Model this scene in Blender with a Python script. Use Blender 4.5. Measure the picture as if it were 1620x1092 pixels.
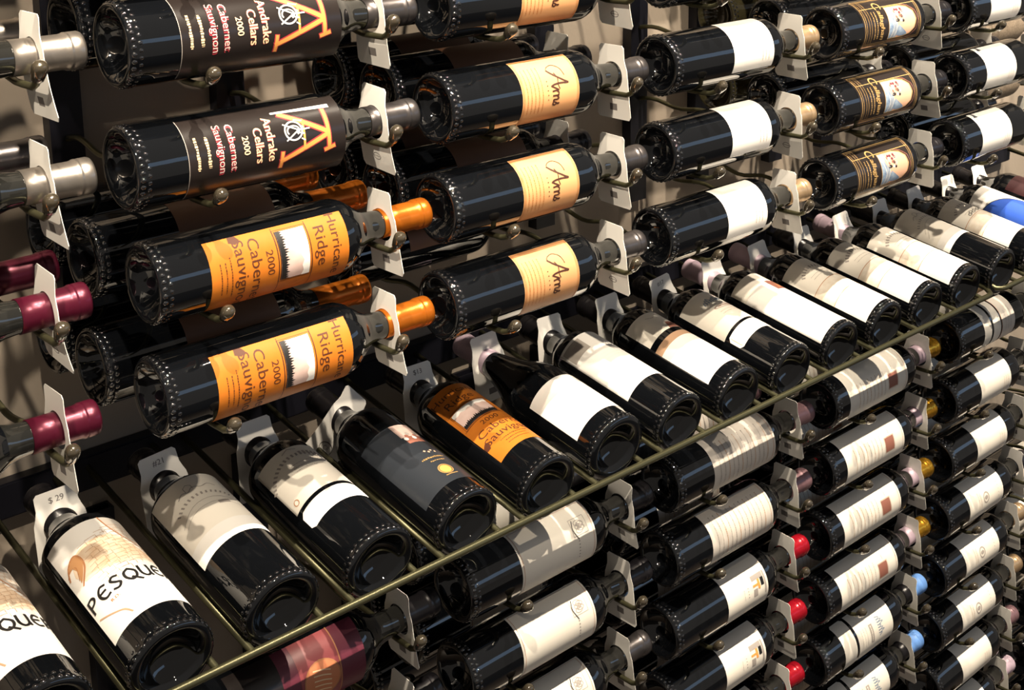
import bpy, bmesh, math, random
from mathutils import Vector, Matrix
random.seed(7)
for o in list(bpy.data.objects): bpy.data.objects.remove(o)
SC = bpy.context.scene
COL = SC.collection
R_ = math.radians

# ------------------------------------------------------------------ camera
cam_d = bpy.data.cameras.new('camera'); cam = bpy.data.objects.new('camera', cam_d); COL.objects.link(cam)
FPX, CXO, CYO = 2098.5, 247.4, -436.2
YAW, PIT, ROL = 0.79906, 0.20635, 0.012787
F = Vector((math.sin(YAW)*math.cos(PIT), math.cos(YAW)*math.cos(PIT), -math.sin(PIT)))
rr = F.cross(Vector((0, 0, 1))).normalized(); uu = rr.cross(F)
r2 = rr*math.cos(ROL) + uu*math.sin(ROL); u2 = -rr*math.sin(ROL) + uu*math.cos(ROL)
M = Matrix((r2, u2, -F)).transposed().to_4x4(); M.translation = Vector((-0.45688, -1.10032, 0.21507))
cam.matrix_world = M
cam_d.sensor_fit = 'HORIZONTAL'; cam_d.sensor_width = 36.0
cam_d.lens = FPX/1620*36.0
cam_d.shift_x = -CXO/1620; cam_d.shift_y = CYO/1620
cam_d.clip_start = 0.02; cam_d.clip_end = 60
cam_d.dof.use_dof = False
SC.camera = cam

# ------------------------------------------------------------------ exposure and light
SC.view_settings.view_transform = 'Standard'; SC.view_settings.look = 'None'
SC.view_settings.gamma = 1; SC.view_settings.use_curve_mapping = False
SC.view_settings.exposure = 0.5
W = bpy.data.worlds.new('world'); SC.world = W; W.use_nodes = True
bg = W.node_tree.nodes['Background']; bg.inputs[0].default_value = (0.76, 0.68, 0.60, 1); bg.inputs[1].default_value = 0.19

def spot(name, loc, target, power, color, size=0.02, angle=70, blend=0.6):
    d = bpy.data.lights.new(name, 'SPOT'); d.energy = power; d.color = color
    d.shadow_soft_size = size; d.spot_size = R_(angle); d.spot_blend = blend
    o = bpy.data.objects.new(name, d); COL.objects.link(o); o.location = loc
    o.rotation_euler = (Vector(target) - Vector(loc)).to_track_quat('-Z', 'Y').to_euler()
    return o
WARM = (1.0, 0.86, 0.68)
# two ceiling tracks of halogen spots in front of the racks
for lx, pw in ((-0.55, 150), (0.05, 150), (0.75, 190), (1.40, 205), (2.05, 200), (2.75, 180)):
    spot('front_track_spot', (lx, -1.28, 1.58), (lx + 0.05, 0.0, 0.22), pw, WARM, 0.016, 29, 0.40)
for lx, pw in ((-0.25, 150), (0.32, 150), (0.95, 170), (1.60, 180), (2.30, 180)):
    spot('near_track_spot', (lx, -0.66, 1.62), (lx + 0.03, 0.0, -0.55), pw, WARM, 0.014, 52, 0.5)
spot('added_side_spot', (-1.55, -1.30, 1.50), (0.12, 0.0, 0.04), 170, WARM, 0.016, 21, 0.6)  # extra spot added at far left to brighten the price tags
def area(name, loc, target, sx, sy, power, color):
    d = bpy.data.lights.new(name, 'AREA'); d.shape = 'RECTANGLE'; d.size = sx; d.size_y = sy
    d.energy = power; d.color = color
    o = bpy.data.objects.new(name, d); COL.objects.link(o); o.location = loc
    o.rotation_euler = (Vector(target) - Vector(loc)).to_track_quat('-Z', 'Y').to_euler()
# shop window letting cool daylight in from the far right of the room
area('shop_window_daylight', (3.6, -3.4, 0.85), (1.6, 0, 0.0), 4.6, 0.80, 10, (0.42, 0.66, 1.0))

# ------------------------------------------------------------------ materials
MATS = {}
def mat(name, col, rough=0.5, metal=0.0, spec=0.5, coat=0.0, noise=None, bump=0.0, bscale=200, col2=None, nscale=30, emit=None):
    if name in MATS: return MATS[name]
    m = bpy.data.materials.new(name); m.use_nodes = True; nt = m.node_tree
    b = nt.nodes['Principled BSDF']
    b.inputs['Base Color'].default_value = (*col, 1); b.inputs['Roughness'].default_value = rough
    b.inputs['Metallic'].default_value = metal; b.inputs['Specular IOR Level'].default_value = spec
    b.inputs['Coat Weight'].default_value = coat; b.inputs['Coat Roughness'].default_value = 0.05
    tc = nt.nodes.new('ShaderNodeTexCoord')
    if col2:
        n = nt.nodes.new('ShaderNodeTexNoise'); n.inputs['Scale'].default_value = nscale; n.inputs['Detail'].default_value = 6
        nt.links.new(tc.outputs['Object'], n.inputs['Vector'])
        r = nt.nodes.new('ShaderNodeValToRGB'); r.color_ramp.elements[0].position = 0.35; r.color_ramp.elements[1].position = 0.68
        r.color_ramp.elements[0].color = (*col, 1); r.color_ramp.elements[1].color = (*col2, 1)
        nt.links.new(n.outputs['Fac'], r.inputs['Fac']); nt.links.new(r.outputs['Color'], b.inputs['Base Color'])
    if bump:
        n = nt.nodes.new('ShaderNodeTexNoise'); n.inputs['Scale'].default_value = bscale; n.inputs['Detail'].default_value = 3
        nt.links.new(tc.outputs['Object'], n.inputs['Vector'])
        bp = nt.nodes.new('ShaderNodeBump'); bp.inputs['Strength'].default_value = bump; bp.inputs['Distance'].default_value = 0.002
        nt.links.new(n.outputs['Fac'], bp.inputs['Height']); nt.links.new(bp.outputs['Normal'], b.inputs['Normal'])
    MATS[name] = m
    return m
glass = mat('dark_bottle_glass', (0.0030, 0.0035, 0.0045), 0.04, 0, 0.75, bump=0.05, bscale=45)
bead_glass = mat('knurled_glass', (0.006, 0.006, 0.007), 0.10, 0, 1.0, coat=1.0)
neck_glass = mat('empty_neck_glass', (0.012, 0.012, 0.011), 0.05, 0, 0.8, bump=0.05, bscale=45)
glass_brown = mat('brown_speckled_glass', (0.11, 0.085, 0.06), 0.55, 0, 0.4, col2=(0.19, 0.15, 0.11), nscale=300)
foil_silver = mat('silver_foil', (0.30, 0.27, 0.24), 0.34, 0.85, bump=0.05)
foil_dark = mat('dark_grey_foil', (0.11, 0.10, 0.10), 0.32, 0.8, bump=0.05)
foil_black = mat('black_foil', (0.012, 0.011, 0.013), 0.28, 0.2)
foil_purple = mat('burgundy_foil', (0.085, 0.007, 0.022), 0.3, 0.5, bump=0.05)
foil_copper = mat('copper_orange_foil', (0.52, 0.14, 0.012), 0.28, 0.6, bump=0.05)
foil_tan = mat('tan_gold_foil', (0.52, 0.36, 0.21), 0.33, 0.7, bump=0.05)
foil_mauve = mat('mauve_foil', (0.23, 0.13, 0.145), 0.4, 0.3)
foil_pink = mat('pale_pink_foil', (0.55, 0.42, 0.50), 0.42, 0.1)
foil_red = mat('red_foil', (0.42, 0.008, 0.02), 0.25, 0.4)
foil_gold = mat('gold_foil', (0.62, 0.32, 0.03), 0.25, 0.85)
foil_blue = mat('sky_blue_foil', (0.12, 0.27, 0.62), 0.5, 0.0)
m_rod = mat('olive_steel_rod', (0.105, 0.10, 0.055), 0.34, 0.75)
m_cap = mat('smoky_plastic_cap', (0.055, 0.045, 0.03), 0.08, 0.3, 0.8, coat=0.8)
m_strip = mat('black_painted_steel', (0.006, 0.006, 0.010), 0.45, 0.0, 0.35)
m_tag = mat('white_plastic_card', (0.88, 0.85, 0.79), 0.5, 0, 0.35)
m_ink = mat('grey_pencil_ink', (0.2, 0.18, 0.17), 0.7)
m_wall = mat('beige_plaster', (0.30, 0.25, 0.20), 0.85, 0, 0.2, col2=(0.335, 0.285, 0.23), nscale=6, bump=0.15, bscale=90)
m_floor = mat('dark_floor', (0.06, 0.045, 0.035), 0.4)
cream = mat('cream_paper', (0.80, 0.75, 0.66), 0.6, 0, 0.3)
cream2 = mat('sand_wash_paper', (0.74, 0.52, 0.34), 0.6, 0, 0.3, col2=(0.84, 0.74, 0.60), nscale=60)
white = mat('white_paper', (0.86, 0.83, 0.78), 0.55, 0, 0.3)
greyp = mat('grey_paper', (0.42, 0.38, 0.34), 0.55, 0, 0.3)
palegrey = mat('pale_grey_paper', (0.60, 0.55, 0.49), 0.55, 0, 0.3)
orange = mat('orange_paper', (0.50, 0.145, 0.014), 0.5, 0, 0.3, col2=(0.55, 0.17, 0.018), nscale=40)
peach = mat('peach_paper', (0.57, 0.29, 0.125), 0.5, 0, 0.5)
peach_d = mat('peach_border', (0.38, 0.13, 0.03), 0.5)
brown = mat('brown_ink', (0.075, 0.018, 0.004), 0.6)
dbrown = mat('dark_brown_ink', (0.045, 0.012, 0.005), 0.6)
black = mat('black_ink', (0.01, 0.009, 0.009), 0.5)
greyink = mat('soft_grey_ink', (0.36, 0.32, 0.29), 0.6)
tanink = mat('tan_ink', (0.46, 0.20, 0.085), 0.6)
paleink = mat('faint_tan_ink', (0.50, 0.31, 0.19), 0.6)
redink = mat('red_ink', (0.42, 0.035, 0.05), 0.5)
redbrown = mat('red_brown_block', (0.30, 0.12, 0.085), 0.5)
creamink = mat('cream_gold_ink', (0.86, 0.60, 0.36), 0.45)
orangeink = mat('orange_ink', (0.80, 0.33, 0.08), 0.45)
goldink = mat('gold_ink', (0.44, 0.28, 0.11), 0.35, 0.3)
etched = mat('etched_black_label', (0.016, 0.012, 0.011), 0.28, 0, 0.5)
blacklab = mat('charcoal_label', (0.022, 0.026, 0.033), 0.35, 0, 0.5)
pinksky = mat('pink_white_picture', (0.72, 0.55, 0.50), 0.5, 0, 0.3, col2=(0.60, 0.43, 0.38), nscale=50)
bluepic = mat('pale_blue_picture', (0.26, 0.33, 0.42), 0.45, 0, 0.4, col2=(0.12, 0.18, 0.28), nscale=130)
peachpic = mat('peach_picture', (0.62, 0.36, 0.24), 0.45)
maroon = mat('maroon_label', (0.13, 0.022, 0.04), 0.45)
rosel = mat('rose_label', (0.26, 0.055, 0.06), 0.45)
sealor = mat('orange_seal', (0.62, 0.22, 0.10), 0.4)
bluearc = mat('bright_blue_print', (0.03, 0.10, 0.50), 0.45)
brownlab = mat('dull_brown_label', (0.16, 0.075, 0.04), 0.5)
greenbrown = mat('olive_glass', (0.03, 0.026, 0.012), 0.06, 0, 0.6)
halflit = mat('halflit_paper', (0.70, 0.60, 0.48), 0.55, col2=(0.84, 0.78, 0.68), nscale=70)  # middle step of the light and shade painted into display labels
dredlab = mat('dark_red_label', (0.028, 0.004, 0.006), 0.5)

# ------------------------------------------------------------------ mesh helpers
def mesh_from_bm(name, bm, mats, smooth=True):
    me = bpy.data.meshes.new(name); bm.to_mesh(me); bm.free()
    for m in mats: me.materials.append(m)
    if smooth:
        for p in me.polygons: p.use_smooth = True
    return me
def obj(name, me, parent=None):
    o = bpy.data.objects.new(name, me); COL.objects.link(o)
    if parent: o.parent = parent
    return o
def lathe_bm(prof, seg=48, bm=None):
    bm = bm or bmesh.new(); rings = []
    for r, z in prof:
        if r < 1e-6: rings.append([bm.verts.new((0, 0, z))])
        else: rings.append([bm.verts.new((r*math.cos(2*math.pi*i/seg), r*math.sin(2*math.pi*i/seg), z)) for i in range(seg)])
    for a, b in zip(rings, rings[1:]):
        for i in range(seg):
            j = (i+1) % seg
            if len(a) == 1 and len(b) == 1: continue
            if len(a) == 1: bm.faces.new((a[0], b[j], b[i]))
            elif len(b) == 1: bm.faces.new((a[i], a[j], b[0]))
            else: bm.faces.new((a[i], a[j], b[j], b[i]))
    return bm
def tube_bm(pts, r, seg=12, bm=None, closed=False):
    bm = bm or bmesh.new(); n = len(pts); pts = [Vector(p) for p in pts]; rings = []
    up = None
    for i, p in enumerate(pts):
        if closed: t = (pts[(i+1) % n] - pts[i-1]).normalized()
        else: t = (pts[min(i+1, n-1)] - pts[max(i-1, 0)]).normalized()
        if up is None: up = Vector((0, 0, 1)) if abs(t.z) < .9 else Vector((1, 0, 0))
        a = t.cross(up).normalized(); b = a.cross(t).normalized(); up = b
        rad = r[i] if isinstance(r, (list, tuple)) else r
        rings.append([bm.verts.new(p + a*rad*math.cos(2*math.pi*k/seg) + b*rad*math.sin(2*math.pi*k/seg)) for k in range(seg)])
    m = n if closed else n-1
    for i in range(m):
        A, B = rings[i], rings[(i+1) % n]
        for k in range(seg):
            l = (k+1) % seg; bm.faces.new((A[k], B[k], B[l], A[l]))
    if not closed:
        bm.faces.new(rings[0]); bm.faces.new(list(reversed(rings[-1])))
    bmesh.ops.recalc_face_normals(bm, faces=bm.faces[:])
    return bm
def box_bm(x0, x1, y0, y1, z0, z1, bm=None, bev=0):
    bm = bm or bmesh.new()
    v = [bm.verts.new((x, y, z)) for x in (x0, x1) for y in (y0, y1) for z in (z0, z1)]
    fs = [bm.faces.new([v[i] for i in f]) for f in ((0,1,3,2),(4,6,7,5),(0,4,5,1),(2,3,7,6),(0,2,6,4),(1,5,7,3))]
    bmesh.ops.recalc_face_normals(bm, faces=fs)
    if bev: bmesh.ops.bevel(bm, geom=list({e for f in fs for e in f.edges}), offset=bev, segments=2, affect='EDGES')
    return bm
def smoothpts(pts, n=5):
    pts = [Vector(p) for p in pts]; out = []
    for i in range(len(pts)-1):
        p0, p1, p2, p3 = pts[max(i-1, 0)], pts[i], pts[i+1], pts[min(i+2, len(pts)-1)]
        for k in range(n):
            t = k/n
            out.append(0.5*((2*p1) + (p2-p0)*t + (2*p0-5*p1+4*p2-p3)*t*t + (3*p1-p0-3*p2+p3)*t**3))
    out.append(pts[-1]); return out

# ------------------------------------------------------------------ room
def structure(name, bm, m):
    o = obj(name, mesh_from_bm(name, bm, [m], False)); o['kind'] = 'structure'; return o
structure('wall_back', box_bm(-2.2, 4.5, 0.300, 0.42, -1.75, 1.9), m_wall)
structure('floor', box_bm(-2.2, 4.5, -3.0, 0.42, -1.85, -1.75), m_floor)

# ------------------------------------------------------------------ bottles
def punt(R):
    return [(0, .024), (.010, .0235), (.020, .018), (.0265, .009), (.0295, .003), (.0325, .0008), (.0345, .0006), (R-.0012, .0022), (R-.0002, .0055), (R, .010)]
def bordeaux(R):
    return punt(R) + [(R, .03), (R, .10), (R, .186), (R-.0006, .193), (R-.0030, .200), (R-.0085, .2085), (R-.0150, .216), (R-.0195, .223), (R-.0220, .231), (.0143, .242), (.0140, .262), (.0138, .288), (.0150, .2895), (.0150, .296), (.0135, .2985), (0, .2985)]
def burgundy(R):
    return punt(R) + [(R, .03), (R, .10), (R, .135), (R-.001, .146), (R-.0045, .161), (R-.0105, .178), (R-.0165, .195), (R-.0215, .213), (R-.0250, .232), (.0145, .25), (.0138, .27), (.0138, .288), (.0152, .2895), (.0152, .296), (.0137, .2985), (0, .2985)]
def glass_mesh(kind, R, m):
    bm = lathe_bm((bordeaux if kind == 'bordeaux' else burgundy)(R), 64)
    for ring, (zz, rad, n) in enumerate(((.0050, R-.0023, 36), (.0102, R-.0022, 36))):   # knurled heel
        for i in range(n):
            a = 2*math.pi*(i+.5*ring)/n
            mtx = Matrix.Translation((rad*math.cos(a), rad*math.sin(a), zz)) @ Matrix.Scale(1, 4)
            bmesh.ops.create_icosphere(bm, subdivisions=2, radius=.0029, matrix=mtx)
    bmesh.ops.recalc_face_normals(bm, faces=bm.faces[:])
    me = mesh_from_bm('bottle_glass', bm, [m, neck_glass, bead_glass])
    for p in me.polygons:
        if p.center.z > .2215 and kind == 'bordeaux': p.material_index = 1
        elif p.area < 3.2e-6 and p.center.z < .0145 and math.hypot(p.center.x, p.center.y) > R-.0022: p.material_index = 2
    return me
GLASS = {}
def get_glass(kind, R, m):
    k = (kind, R, m.name)
    if k not in GLASS: GLASS[k] = glass_mesh(kind, R, m)
    return GLASS[k]
CAPS = {}
def get_cap(m, m2, z0, kind):
    k = (m.name, m2.name if m2 else '', z0, kind)
    if k in CAPS: return CAPS[k]
    def rad(z):
        return .0149 + max(0, (.262-z))*(.02 if kind == 'bordeaux' else .07) + (.0006 if z > .287 else 0)
    pr = [(rad(z0)-.0008, z0), (rad(z0), z0), (rad(.262), .262), (rad(.284), .284), (.0153, .2865), (.0160, .288), (.0160, .2895), (.0155, .2905), (.0160, .2915), (.0160, .2985), (.0152, .3005), (.0125, .3012), (0, .3012)]
    bm = lathe_bm(pr, 40)
    bmesh.ops.recalc_face_normals(bm, faces=bm.faces[:])
    me = mesh_from_bm('foil_capsule', bm, [m] + ([m2] if m2 else []))
    if m2:
        for p in me.polygons:
            if p.center.z < .272: p.material_index = 1
    CAPS[k] = me; return me

# flat artwork in label space: u = across (reading direction), v = height above the base
TXT = {}
def text_polys(s, shear=0.0):
    k = (s, shear)
    if k in TXT: return TXT[k]
    c = bpy.data.curves.new('t', 'FONT'); c.body = s; c.size = 1; c.align_x = 'CENTER'; c.align_y = 'CENTER'; c.shear = shear; c.resolution_u = 3
    o = bpy.data.objects.new('t', c); COL.objects.link(o); bpy.context.view_layer.update()
    dg = bpy.context.evaluated_depsgraph_get(); me = bpy.data.meshes.new_from_object(o.evaluated_get(dg))
    ps = [[(me.vertices[i].co.x, me.vertices[i].co.y) for i in p.vertices] for p in me.polygons]
    bpy.data.objects.remove(o); bpy.data.curves.remove(c); bpy.data.meshes.remove(me)
    TXT[k] = ps; return ps
class Art:
    def __init__(s): s.el = []
    def poly(s, pts, m, l=1): s.el.append((pts, m, l)); return s
    def rect(s, u0, u1, v0, v1, m, l=0): return s.poly([(u0, v0), (u1, v0), (u1, v1), (u0, v1)], m, l)
    def cham(s, u0, u1, v0, v1, c, m, l=0):
        return s.poly([(u0+c, v0), (u1-c, v0), (u1, v0+c), (u1, v1-c), (u1-c, v1), (u0+c, v1), (u0, v1-c), (u0, v0+c)], m, l)
    def text(s, t, u, v, size, m, l=2, sx=1.0, shear=0.0, bold=0.0, rot=0.0):
        cr, sr = math.cos(rot), math.sin(rot)
        for ps in text_polys(t, shear):
            q = []
            for x, y in ps:
                x, y = x*size*sx, y*size
                q.append((u + x*cr - y*sr, v + x*sr + y*cr))
            s.poly(q, m, l)
            if bold: s.poly([(a+bold, b) for a, b in q], m, l+.3)
        return s
    def line(s, pts, w, m, l=2):
        for (a, b), (c, d) in zip(pts, pts[1:]):
            L = math.hypot(c-a, d-b)
            if L < 1e-7: continue
            nx, ny = -(d-b)/L*w/2, (c-a)/L*w/2; ex, ey = (c-a)/L*w*.3, (d-b)/L*w*.3
            s.poly([(a-nx-ex, b-ny-ey), (c-nx+ex, d-ny+ey), (c+nx+ex, d+ny+ey), (a+nx-ex, b+ny-ey)], m, l)
        return s
    def frame(s, u0, u1, v0, v1, w, m, l=2):
        return s.line([(u0, v0), (u1, v0), (u1, v1), (u0, v1), (u0, v0)], w, m, l)
    def ring(s, u, v, ru, rv, w, m, l=2, n=24, a0=0, a1=360):
        k = [(u+ru*math.cos(R_(a0+(a1-a0)*i/n)), v+rv*math.sin(R_(a0+(a1-a0)*i/n))) for i in range(n+1)]
        return s.line(k, w, m, l)
    def disc(s, u, v, ru, rv, m, l=1, n=24):
        return s.poly([(u+ru*math.cos(2*math.pi*i/n), v+rv*math.sin(2*math.pi*i/n)) for i in range(n)], m, l)
    def dashes(s, u0, u1, v, h, m, l=2, seed=1):      # print too small to read
        r = random.Random(seed); u = u0
        while u < u1:
            w = r.uniform(.0009, .0026); s.rect(u, min(u+w, u1), v-h/2*r.uniform(.5, 1), v+h/2*r.uniform(.5, 1), m, l); u += w+r.uniform(.0005, .0009)
        return s
    def arc_dashes(s, u, v, r, a0, a1, m, n=12, h=.002, l=2):
        for i in range(n):
            a = R_(a0+(a1-a0)*i/(n-1)); s.line([(u+(r-h/2)*math.cos(a), v+(r-h/2)*math.sin(a)), (u+(r+h/2)*math.cos(a), v+(r+h/2)*math.sin(a))], h*.55, m, l)
        return s
    def map(s, a0, a1, b0, b1, du=0.0):
        s.el = [([(u+du, b0+(v-a0)*(b1-b0)/(a1-a0)) for u, v in p], m, l) for p, m, l in s.el]; return s
    def build(s, name, R, curve=None):
        """wrap the artwork on a cylinder of radius R (or leave flat when R is None)"""
        bm = bmesh.new(); mats = []
        for pts, m, l in s.el:
            if m not in mats: mats.append(m)
            try: f = bm.faces.new([bm.verts.new((a, b, l)) for a, b in pts])
            except ValueError: continue
            f.material_index = mats.index(m)
        if R:
            for k in range(-19, 20):
                u = k*.0035
                bmesh.ops.bisect_plane(bm, geom=bm.verts[:]+bm.edges[:]+bm.faces[:], plane_co=(u, 0, 0), plane_no=(1, 0, 0))
            for v in bm.verts:
                u, h, l = v.co; r = (R(h) if callable(R) else R) + .00022 + l*.00014
                a = u/(R(h) if callable(R) else R)
                v.co = (r*math.sin(a), -r*math.cos(a), h)
        return mesh_from_bm(name, bm, mats)

def a_etched():
    a = Art(); a.rect(-.044, .040, .045, .200, etched); a.line([(-.044, .045), (.040, .045)], .0006, greyink, 2)
    U = -.008
    a.text('Andrake', U-.001, .1235, .0118, creamink, l=4, bold=.0005); a.text('Andrake', U-.001, .1235, .0118, redink, l=2, bold=.0012)
    a.text('Cellars', U+.003, .1115, .0115, creamink, l=4, bold=.0005); a.text('Cellars', U+.003, .1115, .0115, redink, l=2, bold=.0012)
    a.text('2000', U+.001, .0990, .0085, creamink, l=4, bold=.0003)
    for t, v in (('Cabernet', .0865), ('Sauvignon', .0755)):
        a.text(t, U, v, .0100, redink, l=2, sx=1.12, bold=.0016); a.text(t, U-.0004, v+.0002, .0100, pinksky, l=4, sx=1.12)
    a.dashes(U-.013, U+.015, .0640, .0036, creamink, seed=201)
    a.dashes(U-.014, U+.016, .0540, .0032, creamink, seed=202)
    # tall lettered A with a ringed monogram between its legs
    a.poly([(-.0335, .131), (-.0315, .131), (-.0285, .190), (-.0325, .190)], white, 4)
    for w, m, l in ((.0062, redink, 2), (.0040, orangeink, 4)):
        a.line([(-.030, .138), (-.006, .181)], w, m, l); a.line([(.014, .133), (-.004, .181)], w, m, l)
        a.line([(.006, .134), (.020, .1325)], w*.8, m, l)
        a.line([(-.027, .182), (.010, .182)], w*.9, m, l)
        a.line([(.011, .178), (.0085, .187)], w*.9, m, l)
    a.line([(-.021, .158), (.006, .156)], .0022, orangeink, 5)
    a.ring(-.012, .147, .0085, .0085, .0015, white, 5); a.ring(-.012, .147, .0045, .0060, .0013, white, 5, a0=40, a1=300)
    a.line([(-.019, .138), (-.012, .152), (-.004, .139)], .0013, white, 6); a.line([(-.012, .152), (-.012, .163)], .0013, white, 6)
    for k in range(4): a.line([(-.022+k*.006, .150+(k % 2)*.004), (-.020+k*.006, .157)], .0012, white, 6)
    return a
def a_ridge():
    a = Art(); a.rect(-.039, .039, .047, .187, orange)
    a.text('Hurricane', -.007, .1740, .0140, brown, sx=1.15); a.text('Ridge', -.010, .1580, .0155, brown, sx=1.15)
    for v in (.1470, .1130): a.line([(-.037, v), (.037, v)], .0006, brown, 2)
    a.frame(-.0345, .0165, .1125, .1465, .0004, brown, 1); a.rect(-.033, .015, .1145, .1450, dbrown, 1); a.rect(-.0325, .0145, .1155, .1445, pinksky, 2)
    a.poly([(-.0325, .1445), (-.0325, .1395), (-.027, .1375), (-.022, .1390), (-.017, .1365), (-.012, .1385), (-.006, .1360), (-.001, .1385), (.004, .1365), (.009, .138), (.0145, .1360), (.0145, .1445)], white, 3)
    r = random.Random(4); p = [(-.0325, .1155)]
    u = -.0325
    while u < .0140: p += [(u, .1190 + r.uniform(0, .0012)), (u+.0012, .1215 + r.uniform(0, .003))]; u += .0024
    p += [(.0145, .1190), (.0145, .1155)]
    a.poly(p, black, 3)
    a.text('2000', -.006, .1045, .0100, brown, sx=1.2); a.text('Cabernet', .001, .0910, .0150, brown, sx=1.2); a.text('Sauvignon', .002, .0770, .0150, brown, sx=1.2)
    a.dashes(-.020, .018, .0665, .0012, brown, seed=3); a.dashes(-.016, .014, .0615, .0011, brown, seed=5); a.dashes(-.016, .014, .0565, .0011, brown, seed=6)
    a.poly([(-.039, .078), (-.034, .081), (-.030, .076), (-.033, .070), (-.039, .071)], brown, 1)
    return a
def a_arns():
    a = Art(); a.rect(-.041, .041, .090, .170, peach); a.frame(-.0395, .0395, .0915, .1685, .0006, peach_d); a.frame(-.0382, .0382, .0930, .1670, .0003, peach_d)
    # script name: flourished capital and joined lower case
    a.line(smoothpts2([(-.020, .130), (-.014, .137), (-.006, .150), (-.0035, .1545), (-.004, .145), (-.0035, .136), (-.002, .131)]), .0019, dbrown, 3)
    a.line(smoothpts2([(-.016, .1385), (-.010, .1415), (-.003, .1405), (.002, .142)]), .0010, dbrown, 3)
    a.line(smoothpts2([(-.020, .130), (-.024, .133), (-.026, .141), (-.021, .149), (-.012, .152)]), .0008, dbrown, 3)
    a.line(smoothpts2([(-.002, .131), (.0015, .138), (.003, .140), (.003, .137), (.0035, .1318)]), .0016, dbrown, 3)
    a.line(smoothpts2([(.003, .137), (.0055, .140), (.0075, .1395)]), .0015, dbrown, 3)
    a.line(smoothpts2([(.0085, .140), (.0085, .1320)]), .0016, dbrown, 3)
    a.line(smoothpts2([(.0085, .137), (.0115, .140), (.0128, .138), (.0128, .133), (.0145, .1325)]), .0016, dbrown, 3)
    a.line(smoothpts2([(.0145, .1325), (.0180, .139), (.0175, .1405), (.0178, .137), (.0190, .1345), (.0175, .132), (.0150, .1328)]), .0016, dbrown, 3)
    for k in range(5): a.disc(-.008+k*.005, .1255, .0006, .0009, brown, 2, 6)
    for k in range(5): a.dashes(-.026, .026, .118-k*.0052, .0010, peach_d, seed=20+k)
    return a
def smoothpts2(p):
    return [(q.x, q.y) for q in smoothpts([Vector((a, b, 0)) for a, b in p], 4)]
def a_plain(v0, v1, m=None, hw=.041, side=True, seed=2):
    a = Art(); a.rect(-hw, hw, v0, v1, m or white)
    if side:
        for k in range(3): a.dashes(.004, .030, v1-.010-k*.006, .0009, paleink, seed=seed+k)
    return a
def a_picture():
    a = Art(); a.rect(-.039, .039, .045, .186, etched)
    a.frame(-.037, .037, .049, .182, .0013, goldink); a.frame(-.034, .034, .053, .178, .0008, goldink); a.line([(-.018, .049), (-.018, .182)], .0012, goldink, 2)
    arch = [(-.016, .104), (.031, .104), (.031, .140), (.028, .156), (.020, .167), (.008, .171), (-.004, .167), (-.012, .156), (-.016, .140)]
    a.poly(arch, peachpic, 1); a.line(arch+[arch[0]], .0012, goldink, 4)
    a.line([(q[0]*1.12, (q[1]-.104)*1.07+.104) for q in arch[1:]], .0008, redbrown, 3)
    a.poly([(-.0155, .1045), (.0305, .1045), (.0305, .122), (.022, .130), (.010, .124), (-.002, .116), (-.0155, .118)], bluepic, 2)
    a.poly(smoothpts2([(.012, .128), (.026, .124), (.030, .136), (.028, .150), (.020, .140)]), bluepic, 2)
    for k in range(3): a.line(smoothpts2([(-.014, .107+k*.005), (.002, .112+k*.005), (.016, .116+k*.004), (.030, .110+k*.004)]), .0012, (palegrey, greyink)[k % 2], 3)
    r = random.Random(5)
    for k in range(24): a.disc(-.010+r.uniform(0, .018), .122+r.uniform(0, .020), .0022, .0026, (black, greyink, redbrown, maroon, palegrey)[k % 5], 3, 8)
    a.ring(-.019, .0905, .0070, .0070, .0024, goldink, 5, a0=50, a1=310); a.text('allaghan', .008, .0885, .0135, goldink, l=5, shear=.2, bold=.0010)
    for v, h in ((.0775, .0028), (.0710, .0026)): a.dashes(-.012, .028, v, h, goldink, seed=int(v*1e4))
    for v in (.0640, .0590): a.line([(-.032, v), (.032, v)], .0007, goldink, 2)
    return a
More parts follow.
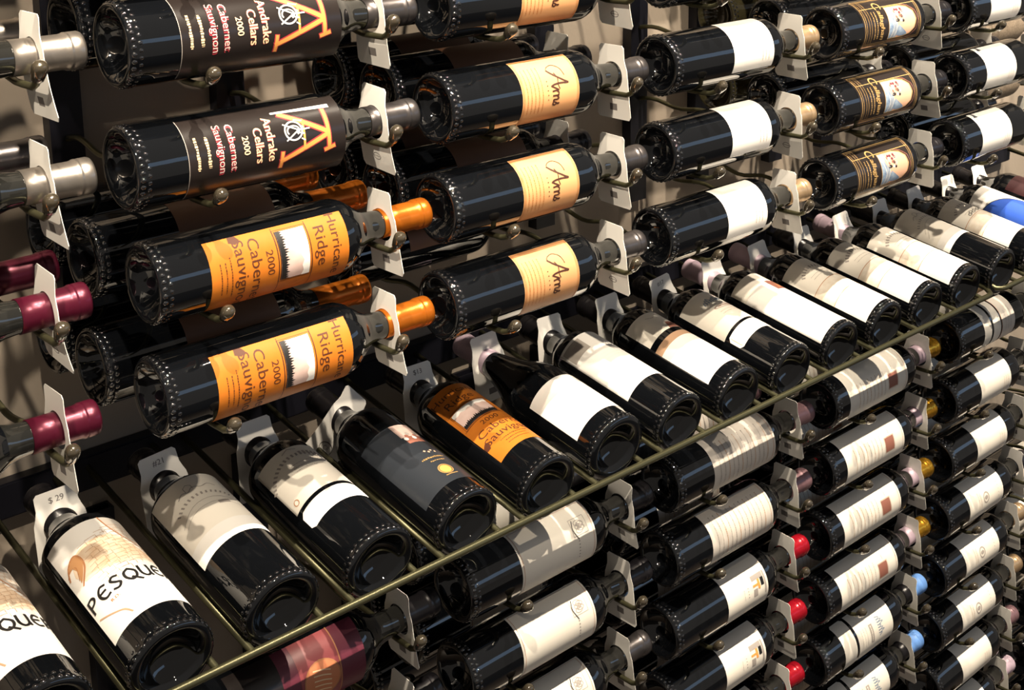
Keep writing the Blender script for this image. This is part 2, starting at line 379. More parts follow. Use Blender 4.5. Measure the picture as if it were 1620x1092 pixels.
def a_stone(name=True):
    a = Art(); a.rect(-.046, .058, .030, .170, white)
    a.poly([(.012, .170), (.058, .170), (.058, .116), (.044, .120), (.030, .124), (.022, .136), (.016, .150)], palegrey, 1)  # grey corner: shade on the label's upper right, painted in
    a.line(smoothpts2([(.012, .170), (.016, .150), (.024, .134), (.034, .124), (.044, .118)]), .0014, tanink, 2)
    # ruined arch drawn in tan courses
    a.line(smoothpts2([(-.042, .122), (-.036, .134), (-.026, .139), (-.022, .130), (-.024, .118), (-.034, .104)]), .0018, tanink, 2)
    a.line(smoothpts2([(-.042, .126), (-.036, .130), (-.030, .126), (-.034, .112)]), .0009, tanink, 2)
    a.poly(smoothpts2([(-.036, .118), (-.030, .134), (-.012, .142), (.014, .140), (.030, .118), (.040, .112), (.042, .100), (.020, .096), (-.010, .100), (-.030, .104)]), cream2, 1)
    a.poly(smoothpts2([(-.040, .128), (-.034, .136), (-.026, .138), (-.022, .128), (-.027, .116), (-.034, .108), (-.031, .120), (-.033, .129)]), peach, 2)
    r = random.Random(11)
    for j in range(11):
        u = -.022+r.uniform(0, .006)
        while u < .036:
            w = r.uniform(.005, .011); v = .150-j*.0058+.008*math.sin(u*60)
            a.line([(u, v), (u+w, v+.001)], .0005, paleink, 2); a.line([(u+w, v), (u+w, v-.005)], .0005, paleink, 2); u += w
    a.line(smoothpts2([(-.042, .062), (-.028, .052), (-.020, .046), (-.016, .038)]), .0016, paleink, 2)
    if name:
        # PESQUERA in broad uncial capitals drawn as pen strokes
        G = {'P': [[(0, 0), (0, 1)], [(0, 1), (.35, 1), (.5, .78), (.36, .55), (0, .5)]],
             'E': [[(.55, .92), (.25, 1), (.02, .7), (.02, .3), (.25, 0), (.58, .08)], [(.02, .52), (.45, .55)]],
             'S': [[(.5, .92), (.25, 1), (.06, .78), (.25, .52), (.5, .3), (.3, 0), (0, .08)]],
             'Q': [[(.35, 1), (.05, .78), (.02, .35), (.3, 0), (.62, .2), (.68, .65), (.35, 1)], [(.35, .2), (.8, -.22)]],
             'U': [[(.02, 1), (.02, .3), (.25, 0), (.52, .15), (.58, .6), (.56, 1)], [(.56, .3), (.62, 0)]],
             'R': [[(.02, 0), (.02, 1)], [(.02, 1), (.42, .95), (.42, .6), (.04, .5), (.5, 0)]],
             'A': [[(0, 0), (.3, 1), (.58, 0)], [(.1, .38), (.48, .38)]]}
        u = -.0420
        for ch in 'PESQUERA':
            for st in G[ch]:
                a.line(smoothpts2([(u+x*.0150, .071+y*.0150) for x, y in st]), .0025, black, 3)
            u += .0128 if ch != 'Q' else .0142
    a.text('R.D.', -.020, .064, .0050, tanink, bold=.0003)
    return a
def a_castle():
    a = Art(); a.rect(-.043, .043, .073, .190, cream)
    a.line(smoothpts2([(-.016, .163), (-.010, .168), (-.004, .165), (.002, .170), (.010, .166), (.018, .169), (.024, .164)]), .0009, greyink, 2)
    a.line([(-.006, .166), (-.006, .174), (-.002, .177), (.002, .174), (.002, .168)], .0007, greyink, 2)
    a.arc_dashes(.002, .110, .045, 128, 50, greyink, n=14, h=.0034)
    a.line(smoothpts2([(-.030, .128), (-.010, .142), (.012, .143), (.034, .133)]), .0005, greyink, 2)
    a.line(smoothpts2([(-.034, .118), (-.014, .132), (.012, .134), (.036, .122)]), .0004, greyink, 2)
    a.rect(.012, .024, .128, .134, greyink, 2)
    a.rect(-.043, .043, .073, .100, white, 1)  # white lower part paints the lit portion of the label
    return a
def a_grand():
    a = Art(); a.rect(-.042, .042, .096, .182, cream)
    a.arc_dashes(.0, .118, .047, 150, 56, greyink, n=17, h=.0040); a.arc_dashes(.010, .126, .040, 92, 60, greyink, n=6, h=.0050)
    a.line([(-.008, .174), (.000, .179), (.008, .175)], .0009, greyink, 2)
    for k in range(3): a.dashes(-.010, .026, .150-k*.006, .0011, greyink, seed=40+k)
    a.ring(-.032, .106, .003, .004, .0009, tanink, 2)
    a.cham(-.040, .040, .062, .090, .005, white)
    return a
def a_dark():
    a = Art(); a.rect(-.043, .043, .050, .178, blacklab)
    a.rect(.000, .026, .150, .178, pinksky, 1); a.rect(.002, .024, .136, .150, redbrown, 1)
    for k in range(6): a.disc(.004+k*.0035, .150+(k % 3)*.005-.004, .0026, .0036, (white, redbrown, greyink)[k % 3], 2, 8)
    for k in range(4): a.disc(.006+k*.004, .114-(k % 2)*.003, .0014, .0016, peachpic, 2, 8)
    a.dashes(-.006, .022, .100, .0032, goldink, seed=51); a.dashes(.000, .018, .0925, .0026, goldink, seed=50)
    a.disc(.006, .073, .0062, .0074, orangeink, 2); a.ring(.006, .073, .0076, .0088, .0014, goldink, 3)
    a.line([(.000, .062), (.014, .062)], .0014, goldink, 2)
    return a
def a_stamp():
    a = Art(); a.rect(-.042, .042, .056, .182, white); a.rect(-.038, -.008, .152, .178, greyp, 1); a.rect(-.026, -.016, .162, .170, greyink, 2)
    for k in range(3): a.dashes(-.012, .016, .130-k*.006, .0006, cream, seed=60+k)
    return a
def a_split():
    a = Art(); a.rect(-.040, .040, .134, .180, cream); a.line(smoothpts2([(-.008, .170), (.002, .166), (.010, .172), (.018, .166)]), .0008, greyink, 2)
    a.poly([(.002, .134), (.030, .134), (.026, .150), (.008, .150)], redbrown, 2)
    a.rect(-.041, .041, .112, .124, paleink); a.rect(-.041, .041, .032, .112, white, 1)
    return a
def a_blueoval():
    a = Art(); a.rect(-.043, .043, .086, .182, cream)
    for k in range(8): a.line(smoothpts2([(-.012+k*.004, .150), (-.010+k*.004, .157+(k % 3)*.003), (-.006+k*.004, .152)]), .0014, bluepic, 2)
    a.ring(.010, .134, .018, .0045, .0009, redbrown, 2); a.dashes(-.002, .022, .134, .0030, redbrown, seed=66)
    for k in range(2): a.dashes(-.008, .026, .122-k*.006, .0010, paleink, seed=70+k)
    a.cham(-.040, .040, .050, .080, .005, cream); a.frame(-.035, .035, .054, .076, .0005, tanink)
    return a
def a_redsquare_top():
    a = Art(); a.rect(-.042, .042, .012, .180, white); a.rect(-.042, .042, .150, .180, cream, 1); a.rect(.006, .030, .124, .152, redbrown, 2)
    a.poly([(.012, .128), (.017, .146), (.024, .130)], tanink, 3)
    for k in range(3): a.dashes(-.030, .020, .030-k*.005, .0007, paleink, seed=80+k)
    return a
def a_shadesteps(orn=False):
    a = Art(); a.rect(-.043, .043, .030, .184, cream); a.rect(-.043, .043, .086, .122, halflit, 1); a.rect(-.043, .043, .030, .086, white, 1)  # light and shade steps painted down the label in three tones: cream, mottled, white
    a.line([(-.043, .122), (.043, .122)], .0010, tanink, 2); a.line([(-.043, .086), (.043, .086)], .0009, tanink, 2)
    a.arc_dashes(-.004, .126, .034, 130, 60, greyink, n=9, h=.0045)
    for k in range(2): a.dashes(-.020, .014, .142-k*.006, .0010, greyink, seed=90+k)
    if orn:
        for k in range(7): a.ring(-.014+k*.005, .128+(k % 2)*.003, .003, .003, .0011, black, 3, n=10)
    return a
def a_bluearc():
    a = Art(); a.rect(-.043, .043, .022, .182, white)
    edge = smoothpts2([(-.043, .152), (-.024, .143), (-.004, .124), (.010, .098), (.016, .066), (.014, .022)])
    a.poly([(-.043, .022)] + [(.014, .022)] + edge[::-1][1:], bluearc, 2); a.line(edge, .0014, black, 3)
    return a
def a_seal():
    a = Art(); a.rect(-.041, .041, .100, .190, maroon); a.rect(-.041, .041, .118, .162, rosel, 1); a.line([(-.041, .162), (.041, .162)], .0012, tanink, 2)
    a.rect(-.041, .041, .050, .100, etched); a.text('T', .005, .078, .016, greyink)
    a.disc(.006, .141, .019, .019, sealor, 2); a.ring(.006, .141, .0195, .0195, .0014, tanink, 3)
    for k in range(5): a.line(smoothpts2([(-.006+k*.005, .132), (-.004+k*.005, .142), (-.001+k*.005, .150)]), .0012, creamink, 3)
    return a
def a_crest():
    a = Art(); a.rect(-.042, .042, .070, .182, palegrey if False else cream); a.frame(-.040, .040, .073, .179, .0005, tanink)
    a.frame(-.022, -.002, .150, .172, .0006, greyink)
    for k in range(5): a.ring(-.016+k*.0022, .160+(k % 2)*.003, .003, .005, .0008, greyink, 3, n=10)
    a.line(smoothpts2([(-.020, .154), (-.010, .151), (.002, .156)]), .0011, black, 3)
    for k in range(6): a.disc(.004+k*.004, .156, .0008, .0012, greyink, 2, 6)
    return a
def a_lines():
    a = Art(); a.rect(-.042, .042, .064, .186, palegrey)
    a.line([(-.040, .182), (.040, .182)], .0006, tanink, 2)
    for k in range(12): a.dashes(-.028, .030, .170-k*.0085, .0016, greyink if k % 3 else paleink, seed=100+k)
    return a
def a_block():
    a = Art(); a.rect(-.042, .042, .098, .180, cream)
    a.rect(-.010, -.003, .150, .172, greyink, 2); a.rect(-.003, .008, .166, .172, black, 2); a.rect(.008, .018, .150, .158, greyink, 2); a.rect(-.010, .020, .173, .176, greyink, 2)
    a.rect(.002, .005, .150, .164, orangeink, 3); a.rect(-.003, .010, .160, .164, orangeink, 3)
    for k in range(4): a.disc(.002+k*.004, .140, .0007, .0012, greyink, 2, 6)
    a.dashes(.002, .016, .132, .0009, greyink, seed=120)
    return a
def a_square():
    a = Art(); a.rect(-.042, .042, .030, .174, cream); a.line([(-.042, .170), (.042, .170)], .0005, tanink, 2)
    a.rect(-.004, .017, .126, .147, redbrown, 2); a.frame(-.005, .018, .125, .148, .0006, paleink, 3)
    for k in range(8): a.dashes(-.012, .024, .116-k*.009, .0013, paleink if k % 3 else greyink, seed=130+k)
    a.dashes(-.016, -.008, .140, .0013, greyink, seed=139)
    return a
def a_sketch():
    a = Art(); a.rect(-.042, .042, .082, .170, cream); a.cham(-.042, .042, .046, .076, .004, cream)
    for k in range(7): a.line(smoothpts2([(-.014+k*.004, .132), (-.012+k*.004, .140+(k % 3)*.003), (-.009+k*.004, .134)]), .0012, bluepic, 2)
    a.rect(-.010, .018, .112, .120, greyink, 2); a.dashes(-.008, .016, .116, .0030, cream, l=3, seed=150)
    for k in range(3): a.dashes(-.010, .018, .104-k*.006, .0010, greyink, seed=151+k)
    return a
def a_oval():
    a = Art(); a.rect(-.042, .042, .060, .166, cream)
    a.ring(.004, .112, .0085, .0075, .0022, greyink, 2); a.disc(.004, .112, .0035, .005, greyink, 2, 10)
    for k in range(5): a.text('RSEVC'[k] if False else '•', -.010+k*.006, .150, .006, greyink)
    for k in range(2): a.dashes(-.010, .018, .096-k*.006, .0010, paleink, seed=160+k)
    return a
def a_shadebands():
    a = Art(); a.rect(-.042, .042, .070, .092, cream); a.rect(-.042, .042, .098, .120, cream); a.rect(-.042, .042, .124, .165, palegrey)  # bands paint the light and shade cast by the display bottles above
    for k in range(3): a.dashes(-.012, .020, .152-k*.008, .0012, greyink, seed=170+k)
    a.line([(-.042, .124), (.042, .124)], .0008, tanink, 2)
    return a
def a_brown():
    a = Art(); a.rect(-.041, .041, .080, .180, brownlab); return a
def a_darkred():
    a = Art(); a.rect(-.041, .041, .070, .175, dredlab); a.dashes(-.01, .02, .13, .004, greyink, seed=180); return a
def a_none():
    a = Art(); a.rect(-.020, .020, .070, .11, etched); return a
ARTS = dict(etched=(a_etched, 5), ridge=(a_ridge, -3), arns=(a_arns, 13), plain=(lambda: a_plain(.102, .178), 33), picture=(a_picture, 24),
    plain2=(lambda: a_plain(.052, .142, seed=6), 22), stone=(lambda: a_stone().map(.030, .170, .035, .184), -2), castle=(lambda: a_castle().map(.073, .190, .082, .194), -10), grand=(lambda: a_grand().map(.062, .182, .068, .180), -7), dark=(lambda: a_dark().map(.050, .178, .028, .150), -4),
    burg=(lambda: a_plain(.028, .114, side=False, hw=.047), -9), stamp=(lambda: a_stamp().map(.056, .182, .060, .188), -7), split=(lambda: a_split().map(.032, .180, .026, .180), -4), blueoval=(lambda: a_blueoval().map(.050, .182, .062, .180), -8),
    redtop=(a_redsquare_top, -8), threeband=(lambda: a_shadesteps().map(.030, .184, .014, .172), -8), ornament=(lambda: a_shadesteps(True).map(.030, .184, .036, .178), -8), bluearc=(a_bluearc, -8), seal=(a_seal, 18),
    crest=(a_crest, 24), lines=(a_lines, 24), block=(a_block, 26), square=(a_square, 24),
    sketch=(a_sketch, 24), oval=(a_oval, 24), shadebands=(a_shadebands, 24), plainlow=(lambda: a_plain(.072, .166, cream, seed=9), 24),
    brown=(a_brown, 62), shaderidge=(a_brown, 80), darkred=(a_darkred, 0))
LABM = {}
BUR_PROF = burgundy(.040)
def get_label(kind, R):
    k = (kind, R)
    if k not in LABM: LABM[k] = ARTS[kind][0]().build('paper_label', R)
    return LABM[k]
GRP = ['bottles in the upper wall racks']
def bottle(label, art, cap, basis, loc, roll=None, kind='bordeaux', R=.0375, capz=.250, cap2=None, gm=None, group=None):
    e = bpy.data.objects.new('wine_bottle', None); COL.objects.link(e); e.empty_display_size = .02
    Mx = basis.to_4x4()
    rho = 0 if roll is None else R_(roll)
    Mx = Mx @ Matrix.Rotation(rho, 4, 'Z'); Mx.translation = Vector(loc); e.matrix_world = Mx
    e['label'] = label; e['category'] = 'bottle'
    e['group'] = group or GRP[0]
    obj('bottle_glass', get_glass(kind, R, gm or glass), e)
    if cap: obj('foil_capsule', get_cap(cap, cap2, capz, kind), e)
    if art: obj('paper_label' if art not in ('etched', 'picture') else 'printed_label', get_label(art, R), e)
    return e
LIE = Matrix(((0, 0, 1), (0, 1, 0), (-1, 0, 0)))        # neck towards +x, label towards the room
def lying(label, art, cap, x, y, z, phi=None, dx=0, droll=0, **k):
    ph = (ARTS[art][1] if art else 0) if phi is None else phi
    # neck sits slightly low in its cradle
    return bottle(label, art, cap, LIE, (x+dx, y, z), roll=-(ph+droll), **k)
PT = R_(7.5)
PRES = Matrix(((1, 0, 0), (0, math.sin(PT), math.cos(PT)), (0, -math.cos(PT), math.sin(PT))))

# ------------------------------------------------------------------ price tags
def tag_mesh(seed, bendx, marks):
    r = random.Random(seed)
    W2, T, B = .0265, .037, -.051
    half = [(.0175, T), (.0205, T-.003), (.0208, .021), (.0225, .015), (.0252, .008), (.0262, -.002), (.0268, -.025), (.0280, B+.004), (.0250, B)]
    outline = half + [(-a, b) for a, b in reversed(half)]
    n = 40; hole = [(.0172*math.cos(2*math.pi*i/n), .0172*math.sin(2*math.pi*i/n)) for i in range(n)]
    # radial bridging between hole and outline
    def ray(a):
        c, s = math.cos(a), math.sin(a); best = 9
        for i in range(len(outline)):
            x1, y1 = outline[i]; x2, y2 = outline[(i+1) % len(outline)]
            d = c*(y2-y1)-s*(x2-x1)
            if abs(d) < 1e-12: continue
            t = (x1*(y2-y1)-y1*(x2-x1))/d; u = (x1*s-y1*c)/d
            if t > 0 and -1e-6 <= u <= 1+1e-6: best = min(best, t)
        return best
    angs = sorted(set([2*math.pi*i/n for i in range(n)] + [math.atan2(y, x) % (2*math.pi) for x, y in outline]))
    bm = bmesh.new()
    def bx(h): return bendx*h*h*6 + .05*max(0, -h)
    rings = []
    for k in range(5):
        ring = []
        for a in angs:
            ro = ray(a); rr_ = .0172 + (ro-.0172)*k/4
            x, y = rr_*math.cos(a), rr_*math.sin(a); ring.append((x, y))
        rings.append(ring)
    th = .0006
    def V(p, s): return (p[0], s*th/2 + bx(p[1]), p[1])
    vs = [[[bm.verts.new(V(p, s)) for p in ring] for ring in rings] for s in (-1, 1)]
    m = len(angs)
    for s in (0, 1):
        for k in range(4):
            for i in range(m):
                j = (i+1) % m; q = (vs[s][k][i], vs[s][k][j], vs[s][k+1][j], vs[s][k+1][i])
                bm.faces.new(q if s else tuple(reversed(q)))
    for k in (0, 4):
        for i in range(m):
            j = (i+1) % m; bm.faces.new((vs[0][k][i], vs[1][k][i], vs[1][k][j], vs[0][k][j]))
    bmesh.ops.recalc_face_normals(bm, faces=bm.faces[:])
    # small printed marks, both faces
    a = Art()
    if marks == 'stamp':
        a.ring(0, -.036, .0105, .0065, .0011, m_ink); a.text('CR', 0, -.036, .0075, m_ink); a.dashes(-.008, .008, -.047, .001, m_ink)
    elif marks == 'oval': a.ring(0, -.036, .006, .0035, .0008, m_ink); a.dashes(-.007, .007, -.036, .0012, m_ink, seed=seed)
    elif marks == 'box': a.rect(-.006, .006, -.041, -.033, greyink)
    elif marks: a.text(marks, 0, .0275, .0085, m_ink, bold=.0002)
    for pts, mm, l in a.el:
        for s in (-1, 1):
            q = [(-x if s > 0 else x, y) for x, y in pts]
            try: f = bm.faces.new([bm.verts.new((x, s*(th/2+.00008*(1+l*.3)) + bx(y), y)) for x, y in (q if s < 0 else q)])
            except ValueError: continue
            f.material_index = 1
    return mesh_from_bm('price_tag', bm, [m_tag, m_ink], False)
TAGM = {}
def price_tag(label, basis, loc, seed=0, bend=.3, marks='box', tilt=0.0, spin=0.0, group=None):
    k = (seed, bend, marks)
    if k not in TAGM: TAGM[k] = tag_mesh(seed, bend, marks)
    o = obj('price_tag', TAGM[k]); Mx = basis.to_4x4() @ Matrix.Rotation(spin, 4, 'Y') @ Matrix.Rotation(tilt, 4, 'X'); Mx.translation = Vector(loc); o.matrix_world = Mx
    o['label'] = label; o['category'] = 'price tag'
    o['group'] = GRP[0].replace('bottles', 'price tags')
    return o
# tag local: x = width, y = thickness (local +y faces away from the reader), z = up
TAG_LIE = Matrix(((0, 1, 0), (-1, 0, 0), (0, 0, 1)))     # width along -y, seen from the base end of the bottle
TAG_PRES = Matrix(((1, 0, 0), (0, 1, 0), (0, 0, 1)))

# ------------------------------------------------------------------ wall racks
P, HU, HL = .3254, .108, .1056
ZL, YL = -.653, -.016
def rod_path(x, y0, z0, neck):
    pts = []
    base = -.0176-.003 if neck else -.0375-.0034
    amp = .006 if neck else .008
    y = .292
    while y > -.0201:
        ph = 2*math.pi*y/.1
        pts.append((x, y0+y, z0+base+amp*(1-math.cos(ph))/2)); y -= .0125
    if neck: end = [(-.030, base+.0015), (-.037, base+.005), (-.043, base+.012), (-.0475, base+.019)]
    else: end = [(-.030, base+.002), (-.038, base+.005), (-.045, base+.010), (-.050, base+.015)]
    pts += [(x, y0+a, z0+b) for a, b in end]
    return pts
def make_rack(label, x0, y0, z0, pitch, rows, ztop, zbot, group):
    e = bpy.data.objects.new('wine_rack', None); COL.objects.link(e); e.location = (x0+.155, .30, zbot); e.empty_display_size = .05
    e['label'] = label; e['category'] = 'rack'; e['group'] = group
    def ch(name, me, parent=e):
        o = obj(name, me, parent)
        if parent is e: o.matrix_parent_inverse = Matrix.Translation(-Vector(e.location))
        return o
    yb = .2995
    for dx in (.066, .250):
        bm = box_bm(x0+dx-.017, x0+dx+.017, yb-.004, yb, zbot, ztop)
        box_bm(x0+dx-.017, x0+dx-.014, yb-.018, yb-.004, zbot, ztop, bm); box_bm(x0+dx+.014, x0+dx+.017, yb-.018, yb-.004, zbot, ztop, bm)
        box_bm(x0+dx-.014, x0+dx+.014, yb-.018, yb-.015, zbot, ztop, bm)
        ch('mounting_strip', mesh_from_bm('mounting_strip', bm, [m_strip], False))
        for r in range(rows):
            pts = rod_path(x0+dx, y0, z0-r*pitch, dx > .1)
            pts[0] = (pts[0][0], yb-.019, pts[0][2])
            pts = [p for p in pts if p[1] <= yb-.0189]
            rod = ch('support_rod', mesh_from_bm('support_rod', tube_bm(pts, .0031, 10), [m_rod]))
            a, b = Vector(pts[-2]), Vector(pts[-1]); d = (b-a).normalized()
            cp = [a-d*.002, a, a+d*.001] ; n = 7
            c = [(a-d*.0045, .0038), (a-d*.003, .0050), (a+d*.003, .0060), (b, .0064), (b+d*.003, .0060), (b+d*.0055, .0045), (b+d*.0070, .0015)]
            ch('end_cap', mesh_from_bm('end_cap', tube_bm([q for q, _ in c], [w for _, w in c], 14), [m_cap]), rod).matrix_parent_inverse = Matrix.Identity(4)
    return e
ORD = ['top', 'second', 'third', 'fourth', 'fifth', 'sixth', 'seventh', 'eighth', 'ninth']
COLN = {-1: 'column cut by left edge', 0: 'nearest full column', 1: 'second column from left', 2: 'middle column', 3: 'fourth column', 4: 'fifth column', 5: 'last column at right edge'}
for c in range(-1, 6):
    make_rack('bent steel rod wall rack above the slanted display, %s' % COLN[c], c*P, 0, 3*HU, HU, 7, .40, -.395, 'upper wall racks')
LROWS = {0: 2, 1: 3, 2: 5, 3: 6, 4: 8, 5: 9}
for c in range(0, 6):
    make_rack('bent steel rod wall rack below the slanted display, %s' % COLN[c], c*P, YL, ZL, HL, LROWS[c], -.575, -1.70, 'lower wall racks')

# ------------------------------------------------------------------ bottles in the upper racks
UF = {
 -1: [('etched', foil_silver, 'silver'), ('etched', foil_silver, 'silver'), ('ridge', foil_purple, 'burgundy red'), ('ridge', foil_purple, 'burgundy red')],
  0: [('etched', foil_dark, 'dark grey'), ('etched', foil_dark, 'dark grey'), ('ridge', foil_copper, 'copper orange'), ('ridge', foil_copper, 'copper orange')],
  1: [('arns', foil_dark, 'dark grey')]*4,
  2: [('plain', foil_tan, 'tan')]*4,
  3: [('picture', foil_black, 'black')]*4,
  4: [('plain2', foil_dark, 'grey')]*4}
LOOK = dict(etched='black bottle with cream and red lettering', ridge='bottle with orange mountain label', arns='bottle with peach script label',
            plain='bottle with blank white label', picture='bottle with gold-framed picture label', plain2='bottle with plain white label')
DX = {(0, 2): .012, (0, 3): .012, (-1, 0): -.0, (-1, 2): -.012, (-1, 3): -.012, (2, 3): -.004}
for c in UF:
    for r, (art, cap, cn) in enumerate(UF[c]):
        if (c, r) in ((2, 0), (3, 0), (4, 0)): pass
        if (c in (2,3,4) and r == 0 and c > 2): continue
        if c == -1: lab = 'bottle neck with %s capsule poking in at left edge, %s row' % (cn, ORD[r])
        else: lab = '%s, %s row, upper rack, %s' % (LOOK[art], ORD[r], COLN[c])
        lying(lab, art, cap, c*P, 0, -r*HU, dx=DX.get((c, r), 0), capz=.244 if c in (-1, 0) else .256)
        x = c*P + (.2385 if c != -1 else .246)
        price_tag('white tag on front bottle, upper rack, %s, %s row' % (COLN[c], ORD[r]), TAG_LIE, (x+.016+DX.get((c, r), 0)*.5, 0, -r*HU-.0015), seed=(c*5+r) % 3, bend=(.1, .3, .0, .2)[(r+c) % 4],
                  marks=('box', 'oval', 'box')[(c+r) % 3], tilt=R_((0, 2, 3, 1)[(r*3+c) % 4]), spin=R_((0, 2, -2)[(r+c) % 3]))
for c in range(-1, 5):
    for r in range(-1, -4, -1):
        for l in (0, 1):
            if l and c in (2, 4): continue
            lying('%s bottle, %s row above the picture, %s' % (('front', 'rear')[l], ('nearest', 'second', 'third')[-r-1], COLN[c]), None, foil_black, c*P, l*.1, -r*HU)
# bottles lying deeper in the racks
DEEP_U = [(-1, 0, 1, foil_silver), (-1, 1, 1, foil_dark), (-1, 2, 1, foil_purple), (0, 0, 1, foil_dark), (0, 2, 1, foil_copper), (0, 2, 2, foil_copper), (0, 3, 1, foil_copper), (0, 3, 2, foil_copper),
          (1, 0, 1, foil_black), (1, 0, 2, foil_black), (1, 1, 1, foil_black), (1, 1, 2, foil_black), (1, 2, 1, foil_black), (1, 2, 2, foil_black), (1, 3, 2, foil_black),
          (3, 1, 1, foil_black), (3, 1, 2, foil_black), (3, 2, 1, foil_black), (3, 2, 2, foil_black), (4, 1, 1, foil_black), (4, 2, 1, foil_black), (4, 3, 1, foil_black), (5, 2, 2, foil_black), (5, 3, 2, foil_black)]
DEPTHN = {1: 'bottle behind the front one', 2: 'rearmost bottle against wall'}
for c, r, l, cap in DEEP_U:
    art = {0: 'shaderidge', -1: None, 1: 'brown', 3: None, 4: None, 5: None}[c]  # nearest column: brown paints its orange mountain labels as seen in shade
    gm = glass_brown if c == 5 else (greenbrown if (c, l) == (3, 2) else None)
    lying('%s, upper rack, %s, %s row' % (DEPTHN[l], COLN[c], ORD[r]), art, cap, c*P, l*.1, -r*HU, gm=gm, capz=.236)
    if c in (1, 3, 4) and l == 1:
        price_tag('white tag behind front bottle, upper rack, %s, %s row' % (COLN[c], ORD[r]), TAG_LIE, (c*P+.255, l*.1, -r*HU-.0015), seed=1, bend=.3, marks='box')

GRP[0] = 'bottles in the lower wall racks'
# ------------------------------------------------------------------ bottles in the lower racks
LF = {
 0: [('seal', foil_black, None, 'maroon label and orange seal')]*2,
 1: [('crest', foil_black, None, 'cream crest label'), ('crest', foil_black, None, 'cream crest label'), ('crest', foil_dark, None, 'cream crest label')],
 2: [('lines', foil_mauve, None, 'pale grey text label'), ('lines', foil_mauve, None, 'pale grey text label'), ('block', foil_red, None, 'cream label with block emblem'), ('block', foil_red, None, 'cream label with block emblem'), ('block', foil_red, None, 'cream label with block emblem')],
 3: [('square', foil_gold, foil_pink, 'cream label with red-brown square')] + [('square', foil_gold, foil_pink, 'cream label with red-brown square')]*3 + [('sketch', foil_blue, foil_black, 'cream label with blue sketch')]*2,
 4: [('shadebands', foil_black, None, 'cream label with painted shade bands'), ('plainlow', foil_black, None, 'plain cream label'), ('plainlow', foil_black, None, 'plain cream label'), ('oval', foil_black, None, 'cream label with oval emblem'), ('oval', foil_tan, None, 'cream label with oval emblem'), ('oval', foil_tan, None, 'cream label with oval emblem'), ('plainlow', foil_mauve, None, 'plain cream label'), ('plainlow', foil_pink, None, 'plain cream label')],
 5: [('plainlow', foil_black, None, 'plain cream label')]*9}
for c in LF:
    for r, (art, cap, cap2, ln) in enumerate(LF[c]):
        if c == 5 and r < 5: continue
        x, z = c*P, ZL-r*HL
        lying('bottle, %s, %s row, lower rack, %s' % (ln, ORD[r], COLN[c]), art, cap, x, YL, z, cap2=cap2, capz=.240 if cap2 else .256, droll=(r*7 % 5)-2)
        if c < 5:
            price_tag('white tag on front bottle, lower rack, %s, %s row' % (COLN[c], ORD[r]), TAG_LIE, (x+.255, YL, z-.0015), seed=(c+r) % 3, bend=(.1, .3, .0)[(r+c) % 3],
                      marks='box', tilt=R_((2, 0, 3)[r % 3]), spin=R_((0, 2, -2)[(r+c) % 3]))
for c in range(0, 6):
    for r in range(LROWS[c]):
        for l in (1, 2):
            if c == 0: continue
            if c == 5 and r < 4: continue
            if r == LROWS[c]-1 and c < 3 and l == 1: continue
            cap = {0: foil_black, 1: foil_dark, 2: foil_mauve if r < 2 else foil_black, 3: foil_gold if r < 4 else foil_blue, 4: foil_tan, 5: foil_black}[c]
            lying('%s, lower rack, %s, %s row' % (DEPTHN[l], COLN[c], ORD[r]), None if l == 2 else {0: 'seal', 1: 'crest', 2: 'lines', 3: 'square', 4: 'plainlow', 5: 'plainlow'}[c], cap, c*P, YL+l*.1, ZL-r*HL, capz=.236)

GRP[0] = 'bottles on the slanted display'
# ------------------------------------------------------------------ slanted display rack
def rail_z(): return -.5805
def make_display(label, k0, k1, xl, xr):
    e = bpy.data.objects.new('display_rack', None); COL.objects.link(e); e.location = ((xl+xr)/2, .30, -.56)
    e['label'] = label; e['category'] = 'rack'; e['group'] = 'slanted display racks'
    inv = Matrix.Translation(-Vector(e.location))
    def ch(name, bm, m, sm=True):
        o = obj(name, mesh_from_bm(name, bm, [m], sm), e); o.matrix_parent_inverse = inv; return o
    slope = math.tan(PT); yf = -.075; zf = -.5665
    def rz(y): return zf+.0015+(y-yf)*slope
    # front rail with rounded corners running back into the side rods
    pts = [(xl, .282, rz(.282)), (xl, .1, rz(.1)), (xl, yf+.018, rz(yf+.018))] + [(xl+.018*(1-math.cos(a)), yf+.018*(1-math.sin(a)), zf) for a in (R_(30), R_(60), R_(90))]
    n = 24
    pts += [(xl+.018+(xr-xl-.036)*i/n, yf, zf) for i in range(1, n)]
    pts += [(xr-.018*(1-math.cos(a)), yf+.018*(1-math.sin(a)), zf) for a in (R_(90), R_(60), R_(30))] + [(xr, yf+.018, rz(yf+.018)), (xr, .1, rz(.1)), (xr, .282, rz(.282))]
    ch('front_rail', tube_bm(pts, .0042, 12), m_rod)
    for k in range(k0, k1+1):
        xc = .2025+.1078*(k-3)
        for s in (-1, 1):
            x = xc+s*.0365
            if x < xl+.012 or x > xr-.012: continue
            ch('cradle_rod', tube_bm([(x, yf+.002, rz(yf)), (x, .1, rz(.1)), (x, .282, rz(.282))], .0034, 10), m_rod)
    ch('wall_bar', box_bm(xl-.01, xr+.01, .2805, .2985, -.545, -.505, bev=.002), m_strip, False)
make_display('long slanted display rack of olive steel rods carrying the label-up bottles', -1, 13, -.30, 1.355)
make_display('second slanted display rack continuing the row at the right edge', 14, 17, 1.372, 2.0)
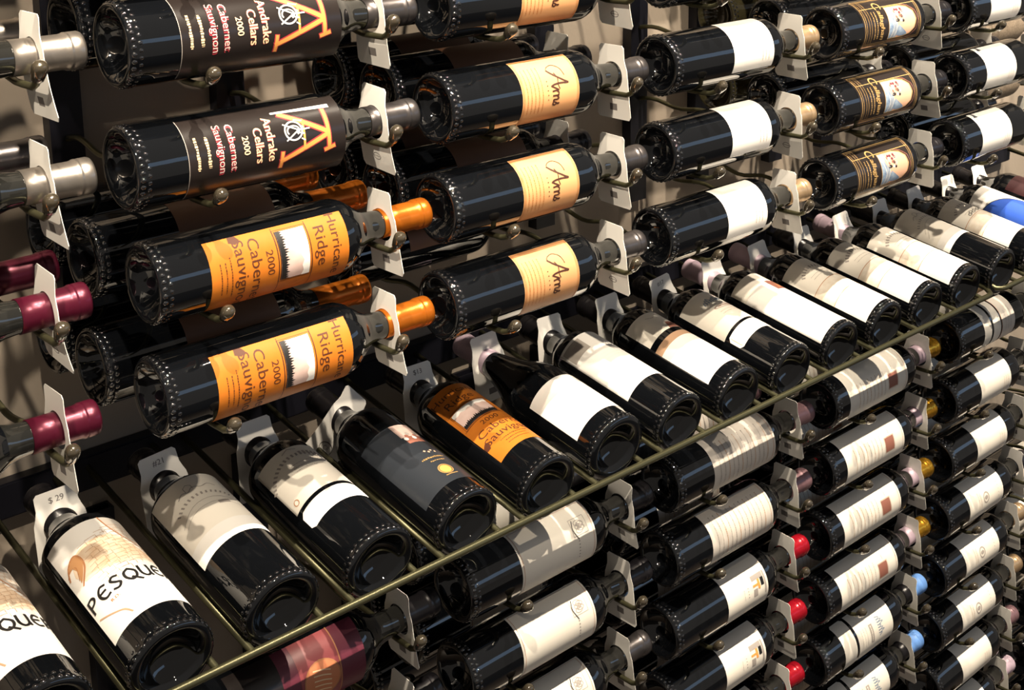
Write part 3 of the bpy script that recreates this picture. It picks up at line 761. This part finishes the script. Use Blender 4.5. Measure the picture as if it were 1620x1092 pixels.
PF = {0: ('stone', None, foil_black, 'cream stonework label, cut off by the left edge', ''), 1: ('stone', None, foil_black, 'cream label lettered over a tan ruined arch', '$ 29'),
      2: ('castle', None, foil_black, 'cream label with small castle sketch', '#21'), 3: ('grand', None, foil_black, 'cream label and separate white strip', ''),
      4: ('dark', None, foil_black, 'charcoal label with gold crest', 'stamp'), 5: ('ridge', None, foil_black, 'orange mountain picture label', '$13'),
      6: ('burg', 'b', foil_pink, 'blank white label on a slope-shouldered body', ''), 7: ('stamp', None, foil_black, 'white label with grey square stamp', ''),
      8: ('split', None, foil_black, 'cream strip above a tall white label', ''), 9: ('blueoval', None, foil_black, 'cream label with blue drawing and oval', '#17'),
      10: ('redtop', None, foil_pink, 'white label with red-brown square picture', ''), 11: ('threeband', None, foil_pink, 'cream, marbled and white banded label, nearest of three alike', ''),
      12: ('threeband', None, foil_black, 'cream, marbled and white banded label, middle of three alike', ''), 13: ('threeband', None, foil_pink, 'cream, marbled and white banded label, farthest of three alike', ''),
      14: ('castle', None, foil_black, 'cream sketch label next to the farthest banded label', ''), 15: ('ornament', None, foil_black, 'white label with black ornament', ''), 16: ('bluearc', None, foil_black, 'white label with bright blue arc', ''),
      17: ('darkred', None, foil_black, 'dark red label at the far right end', '')}
for k in PF:
    art, bk, cap, ln, mk = PF[k]
    x = .2025+.1078*(k-3)
    R = .042 if bk else .039
    h = R+.0042
    if k == 5: ds = -.004
    else: ds = 0
    # centre line height so that the body rests in the two cradle rods 71 mm apart
    up = math.sqrt(max((R+.0034)**2-.0365**2, 0))/math.cos(PT)
    y0 = -.070+ds
    z0 = (-.5665+.0015)+(y0+.075)*math.tan(PT)+up+.0002
    bottle('display bottle with %s' % ln, art, cap, PRES, (x, y0, z0), roll=ARTS[art][1] if art != 'ridge' else 0, kind='burgundy' if bk else 'bordeaux', R=R, capz=.236)
    s = .243
    price_tag('white tag on display bottle with %s' % ln, TAG_PRES, (x, y0+s*math.cos(PT), z0+s*math.sin(PT)-.001), seed=k % 3, bend=.3, marks=mk or 'box', tilt=R_(-14), spin=R_(50 if k == 4 else -6+(k*5 % 9)))
